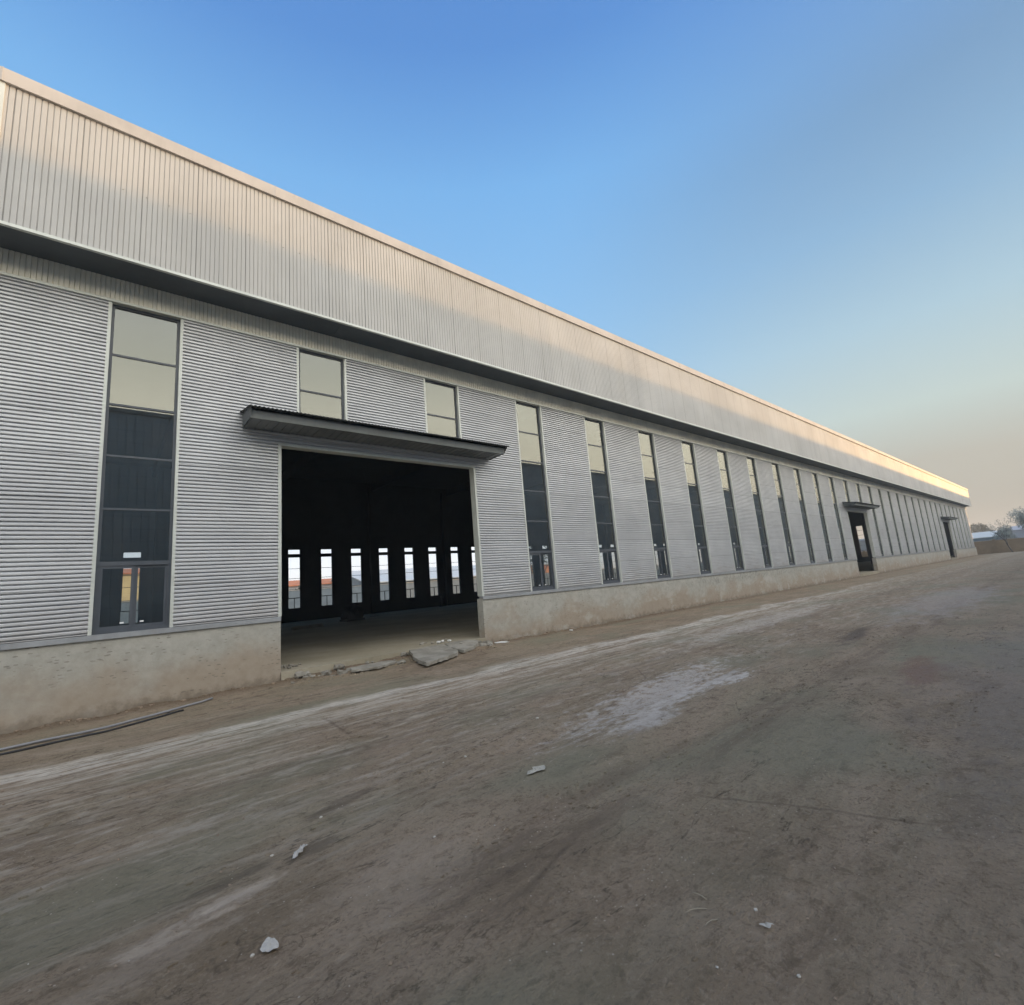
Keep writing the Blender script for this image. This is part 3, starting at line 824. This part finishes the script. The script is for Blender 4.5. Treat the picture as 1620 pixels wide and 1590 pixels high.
tag(mb.build('grit', [M['dirt_stone'], M['pale_stone']]), 'loose grit and small stones strewn over the dirt yard', 'grit', kind='stuff')

mb = MB(); rnd = random.Random(23)
def clod(a, b, r_):
    z_ = gz_(a, b); an = rnd.random()*6.3; k = 6; o_ = len(mb.v)
    for ring, (f, h_) in enumerate(((1, -.15), (.72, .42))):
        for q in range(k):
            tt = an+2*math.pi*q/k; rr = r_*f*rnd.uniform(.7, 1.25)
            mb.v.append((a+math.cos(tt)*rr*1.25, b+math.sin(tt)*rr*.85, z_+h_*r_*rnd.uniform(.7, 1.2)))
    mb.v.append((a, b, z_+r_*.55))
    for q in range(k):
        q2 = (q+1) % k; mb.f += [(o_+q, o_+q2, o_+k+q2, o_+k+q), (o_+k+q, o_+k+q2, o_+2*k)]; mb.mi += [0, 0]
for i in range(5200):
    a = -1.0+15*rnd.random()**1.15
    lane = rnd.choice((-4.9, -6.35, -6.65, -7.75, -8.05, -7.9, -9.4)); b = lane+.35*noise.noise((a*.15, lane, 1))+rnd.gauss(0, .10)
    if noise.noise((a*1.1, b*2.4, 12)) < .02: continue
    clod(a, b, .006+.016*rnd.random()**2.5)
for i in range(2600):
    a = -1.5+24*rnd.random()**1.1; b = -.04-abs(rnd.gauss(0, .09))
    clod(a, b, .008+.022*rnd.random()**3)
for i in range(3000):
    a = 2.95+4.8*rnd.random(); b = -.06-.7*rnd.random()**1.5
    clod(a, b, .012+.045*rnd.random()**3)
tag(mb.build('dirt_clods', M['ground']), 'crumbled dirt clods along the tyre ruts, the plinth foot and the doorway edge', 'dirt', kind='stuff')

# dark things standing on the warehouse floor
t_ = empty('material_heap', (10.6, 15.6, .27), label='dark draped heap standing on the floor deep inside the big doorway', cat='heap')
o = lump(.55, 3, .9, 4, .45).build('sheeted_pile', M['dark'], t_, smooth=True); o.location = (0, 0, .35)
mb = MB(); mb.box(-.55, .55, -.4, .4, 0, .12); mb.build('pallet', M['dark'], t_)
t_ = empty('bollard', (19.7, 21.0, .3), label='short dark post standing on the floor near the back windows', cat='post')
mb = MB(); mb.tube([(0, 0, 0), (0, 0, .75)], .11, 14); mb.build('post', M['dark'], t_, smooth=True)
mb = MB(); mb.box(-.2, .2, -.2, .2, 0, .06); mb.build('base_plate', M['dark'], t_)
o = lump(.18, 31, .3, 3, .3).build('rubble_lump', M['concrete']); o.location = (12.8, 17.6, .3); o.scale = (1.8, 1, 1); tag(o, 'low pale lump of rubble on the floor right of the dark heap', 'rubble')
mb = MB(); mb.box(-.7, .7, -.15, .15, 0, .12); mb.box(-.7, .7, -.02, .02, .12, .16)
o = mb.build('timber_beam', M['concrete']); o.location = (7.6, 13.5, .25); o.rotation_euler = (0, 0, .1); tag(o, 'pale beam lying on the floor behind the left door jamb', 'beam')

# ------------------------------------------------------------------ beyond the far end
M['mudwall'] = painted('brown_rendered_wall', (.30, .215, .13, 1), .92, 0, .12, ((.12, .09, .07, 1), .4))
M['wall_cap'] = painted('pale_wall_cap', (.45, .42, .38, 1), .9, 0, .1)
def wall_run(name, a, b, h, th, mat, capmat, label, cat, pier=None):
    a, b = Vector(a), Vector(b); d_ = (b-a); ln_ = d_.length; an = math.atan2(d_.y, d_.x)
    r_ = empty(name, (a.x, a.y, 0), an, label=label, cat=cat)
    mb = MB(); mb.box(0, ln_, -th/2, th/2, -.3, h); mb.build('wall', mat, r_)
    mb = MB(); mb.box(-.02, ln_+.02, -th/2-.05, th/2+.05, h, h+.07); mb.build('wall_cap', capmat, r_)
    if pier:
        k = pier/2
        while k < ln_:
            mb = MB(); mb.box(k-.2, k+.2, -th/2-.06, th/2+.06, -.3, h+.16); mb.build('pier', mat, r_); k += pier
    return r_
wall_run('boundary_wall', (112.5, 30), (112.0, -23.5), 2.12, .24, M['mudwall'], M['wall_cap'], 'brown rendered boundary wall closing the far end of the yard', 'wall', 9)
M['blue_sheet'] = painted('blue_grey_sheet', (.13, .20, .26, 1), .6, 0, .1)
M['white_roof'] = painted('white_sheet_roof', (.55, .57, .57, 1), .5, 0, .05)
M['lilac_wall'] = painted('pale_lilac_render', (.42, .42, .45, 1), .8, 0, .06)
M['orange_roof'] = painted('orange_tile_roof', (.55, .20, .09, 1), .8, 0, .15)
M['cream_wall'] = painted('cream_render', (.62, .50, .26, 1), .85, 0, .08)
M['grey_wall'] = painted('grey_blue_render', (.20, .235, .26, 1), .85, 0, .1)
M['win_dark'] = painted('dark_window_glass', (.04, .05, .06, 1), .2, 0, .05)
def shed(name, x0, x1, y0, y1, h, hr, wm, rm, label, cat, ridge='y', eave=.4, wins=(), winface='x0'):
    cx, cy = (x0+x1)/2, (y0+y1)/2; r_ = empty(name, (cx, cy, 0), label=label, cat=cat)
    a, b = (x1-x0)/2, (y1-y0)/2
    mb = MB(); mb.box(-a, a, -b, b, -.3, h)
    if ridge == 'y': mb.add([(-a, -b, h), (a, -b, h), (0, -b, hr), (-a, b, h), (a, b, h), (0, b, hr)], [(0, 1, 2), (4, 3, 5)])
    else: mb.add([(-a, -b, h), (-a, b, h), (-a, 0, hr), (a, -b, h), (a, b, h), (a, 0, hr)], [(1, 0, 2), (3, 4, 5)])
    mb.build('wall', wm, r_)
    e = eave; mb = MB(); T = .14
    if ridge == 'y':
        s_ = (hr-h)/a
        for sg in (-1, 1):
            p = [(sg*(a+e), -b-e, h-s_*e), (0, -b-e, hr), (0, b+e, hr), (sg*(a+e), b+e, h-s_*e)]
            mb.add([(q[0], q[1], q[2]+T) for q in p]+[(q[0], q[1], q[2]+.005) for q in p], [(0, 1, 2, 3), (7, 6, 5, 4), (0, 4, 5, 1), (1, 5, 6, 2), (2, 6, 7, 3), (3, 7, 4, 0)])
    else:
        s_ = (hr-h)/b
        for sg in (-1, 1):
            p = [(-a-e, sg*(b+e), h-s_*e), (-a-e, 0, hr), (a+e, 0, hr), (a+e, sg*(b+e), h-s_*e)]
            mb.add([(q[0], q[1], q[2]+T) for q in p]+[(q[0], q[1], q[2]+.005) for q in p], [(0, 1, 2, 3), (7, 6, 5, 4), (0, 4, 5, 1), (1, 5, 6, 2), (2, 6, 7, 3), (3, 7, 4, 0)])
    mb.build('roof', rm, r_)
    for u, z0, w_, hh in wins:
        mb = MB()
        if winface == 'x0': mb.box(-a-.04, -a+.02, u-w_/2, u+w_/2, z0, z0+hh)
        else: mb.box(u-w_/2, u+w_/2, -b-.04, -b+.02, z0, z0+hh)
        mb.build('window', M['win_dark'], r_)
    return r_
shed('blue_shed', 150, 168, .3, 26, 3.1, 4.4, M['blue_sheet'], M['white_roof'], 'low blue-grey shed with a white roof behind the boundary wall', 'shed', 'y', .5, [(-10, 1.4, 1.4, .9), (-5, 1.4, 1.4, .9), (0, 1.4, 1.4, .9)])
shed('lilac_building', 132, 150, -22, -2.3, 3.7, 4.6, M['lilac_wall'], M['lilac_wall'], 'flat pale lilac-grey building behind the boundary wall at the right edge', 'building', 'y', .2, [(6, 1.6, 1.2, 1.0), (2, 1.6, 1.2, 1.0)])
shed('grey_house', 138, 150, 19, 33, 4.7, 5.3, M['grey_wall'], M['grey_wall'], 'plain grey house seen through the open doorway of the second canopy', 'house', 'y', .2, [(-9, 1.5, 1.4, 1.2), (-5, 1.5, 1.4, 1.2)])
shed('gatehouse', 134, 139, -1.7, -.1, 2.9, 3.1, M['lilac_wall'], M['white_roof'], 'small pale hut between the blue-grey shed and the lilac building', 'hut', 'y', .15, [(0, 1.5, .7, .8)])

# foliage
def leafmat(name, a, b):
    t = NT(name); oi = t.n('ShaderNodeTexWhiteNoise', noise_dimensions='3D')
    t.l(t.mapv((3, 3, 3)), oi.inputs['Vector'])
    n_ = t.noise(1.2, 3, .6)
    c = t.mix(t.ramp(n_, .35, .65), a, b)
    t.bsdf(c, .8, 0, None, .2); return t.m
M['leaf'] = leafmat('dusty_foliage', (.055, .066, .045, 1), (.11, .12, .08, 1))
M['leaf_grey'] = leafmat('grey_green_foliage', (.30, .32, .28, 1), (.42, .44, .38, 1))
M['bark'] = painted('bark', (.13, .11, .09, 1), .95, 0, .2)
def leaf_cloud(mb, c_, rx, ry, rz, n, sz, rnd):
    for _ in range(n):
        while True:
            p = Vector((rnd.uniform(-1, 1), rnd.uniform(-1, 1), rnd.uniform(-1, 1)))
            if p.length < 1 and noise.noise(p*2.2+Vector(c_)) > -.12: break
        q = Vector((c_[0]+p.x*rx, c_[1]+p.y*ry, c_[2]+p.z*rz))
        a = Vector((rnd.gauss(0, 1), rnd.gauss(0, 1), rnd.gauss(0, 1))).normalized(); b = a.orthogonal().normalized()
        s_ = sz*rnd.uniform(.5, 1.3)
        mb.add([q-a*s_, q+b*s_*.4, q+a*s_, q-b*s_*.4], [(0, 1, 2, 3)])
def tree(name, loc, h, cr, label, cat, seed, leafn=500, leafsz=.22, mat='leaf', lean=(0, 0), bare=False, trunk=.3, crz=None, group=None):
    rnd = random.Random(seed); r_ = empty(name, loc, label=label, cat=cat, group=group)
    tb = MB(); tips = []
    def br(p, d, ln_, rad, dep):
        pts = [p]; rr = [rad]
        for i in range(4):
            d = (d+Vector((rnd.gauss(0, .14), rnd.gauss(0, .14), rnd.gauss(.02, .08)))).normalized()
            pts.append(pts[-1]+d*ln_/4); rr.append(rad*(1-.14*(i+1)))
        tb.tube(pts, rr, 6, True); tips.append(pts[-1])
        if dep > 0:
            for k in range(rnd.choice((2, 3, 3))):
                q = pts[rnd.choice((2, 3, 4))]
                nd = (d+Vector((rnd.gauss(0, .65), rnd.gauss(0, .65), rnd.gauss(.1, .3)))).normalized()
                br(q, nd, ln_*rnd.uniform(.55, .8), rad*.5, dep-1)
    br(Vector((0, 0, -.2)), Vector((lean[0], lean[1], 1)).normalized(), h*.5, trunk/2, 4 if bare else 3)
    tb.build('trunk', M['bark'], r_, smooth=True)
    cb = MB(); cz = crz or h*.33
    if bare:
        for q in tips:
            if rnd.random() < .5: leaf_cloud(cb, q, .35, .35, .3, 14, leafsz, rnd)
    else:
        for k in range(9):
            c_ = (lean[0]*h*.6+rnd.gauss(0, cr*.45), lean[1]*h*.6+rnd.gauss(0, cr*.45), h-cz+rnd.gauss(0, cz*.4))
            leaf_cloud(cb, c_, cr*.5, cr*.5, cz*.5, leafn//9, leafsz, rnd)
    cb.build('crown', M[mat], r_)
    return r_
tree('sparse_tree', (109.5, -3.6, 0), 5.8, 1.6, 'sparse bare-branched leaning tree in front of the boundary wall', 'tree', 21, bare=True, lean=(.0, .12), trunk=.22, leafsz=.10, mat='leaf_grey')
tree('grey_green_tree', (116, -6.2, 0), 7.0, 1.9, 'taller grey-green tree cut by the right edge of the photo', 'tree', 5, 2400, .16, 'leaf_grey', lean=(0, .12), crz=2.4)
tree('round_bush', (118, -2.6, 0), 4.2, 1.6, 'pale round bushy tree behind the sparse leaning tree', 'tree', 8, 2400, .14, 'leaf_grey', crz=1.3)
for i, (xx, yy, h_, c_, l_) in enumerate(((240, 11.5, 9.3, 2.4, 'distant narrow tree nearest the warehouse corner, hazy grey'), (248, 8.0, 7.2, 2.8, 'distant low rounded tree right of the narrow one by the warehouse corner'),
        (236, 15.5, 8.0, 3, 'distant hazy tree showing only at the warehouse corner'), (262, 4.5, 6.2, 3.2, 'distant low tree in front of the peak'), (270, -4, 6.4, 4, 'distant hazy tree behind the low white roof'), (255, -14, 7, 4.5, 'distant hazy tree behind the lilac-grey building'))):
    tree('distant_tree', (xx, yy, 0), h_, c_, l_, 'tree', 40+i, 1500, .35, 'leaf', group='distant trees beyond the sheds')
# far hill
mb = MB(); nn = 90
for j in range(nn+1):
    for i in range(nn+1):
        xx = 340+300*i/nn; yy = -200+400*j/nn
        t1 = math.exp(-((yy-25)/(11 if yy > 25 else 24))**2)*10*math.exp(-((xx-400)/30)**2)
        h_ = t1+(4+3*noise.noise((xx*.02, yy*.02, 0)))*math.exp(-((xx-480)/80)**2)
        mb.v.append((xx, yy, h_-1.5))
for j in range(nn):
    for i in range(nn):
        a = j*(nn+1)+i; mb.f.append((a, a+1, a+nn+2, a+nn+1)); mb.mi.append(0)
M['hill'] = leafmat('hill_scrub', (.07, .075, .06, 1), (.12, .12, .095, 1))
tag(mb.build('hills', M['hill'], smooth=True), kind='structure')

# ------------------------------------------------------------------ behind the warehouse, seen through its back windows
wall_run('back_lane_wall', (-20, 44), (190, 44), 2.7, .25, M['grey_wall'], M['wall_cap'], 'grey-blue lane wall seen through the back windows', 'wall', None)
shed('grey_roofed_shed', 30, 62, 58, 76, 3.4, 5.6, M['grey_wall'], M['white_roof'], 'pale-roofed grey shed seen through the middle back windows', 'shed', 'x', .4)
shed('orange_roofed_house', 20, 31, 70, 80, 4.0, 4.9, M['lilac_wall'], M['orange_roof'], 'low orange-roofed house seen through the left back windows', 'house', 'x', .4)
shed('brick_house', 64, 80, 60, 70, 5.0, 7.6, M['orange_roof'], M['white_roof'], 'orange brick house with a pale roof seen through the right back windows', 'house', 'x', .4, [(-5, 2.8, 1.2, 1.2), (0, 2.8, 1.2, 1.2), (5, 2.8, 1.2, 1.2)], 'y0')
shed('cream_building', -6, 12, 58, 68, 6.1, 6.9, M['cream_wall'], M['orange_roof'], 'cream building seen through the nearest tall window and the back windows', 'building', 'x', .3)
tree('lane_tree', (60, 52, 0), 8.5, 2.5, 'leafy tree by the lane behind the warehouse, seen through the right back windows', 'tree', 77, 2200, .25, 'leaf')
tree('lane_tree', (19, 50, 0), 4.2, 1.5, 'small dark tree seen through the leftmost back window of the doorway', 'tree', 78, 1500, .2, 'leaf')

# ------------------------------------------------------------------ evening haze in the air
hz = MB().box(-930, 930, -930, 930, -3.0, 21.0)
t = NT('haze_air')
pv_ = t.n('ShaderNodeVolumePrincipled'); pv_.inputs['Color'].default_value = (.93, .93, .90, 1); pv_.inputs['Density'].default_value = .00144; pv_.inputs['Anisotropy'].default_value = .1
t.l(pv_.outputs[0], t.out.inputs['Volume'])
tag(hz.build('haze', t.m), kind='stuff')
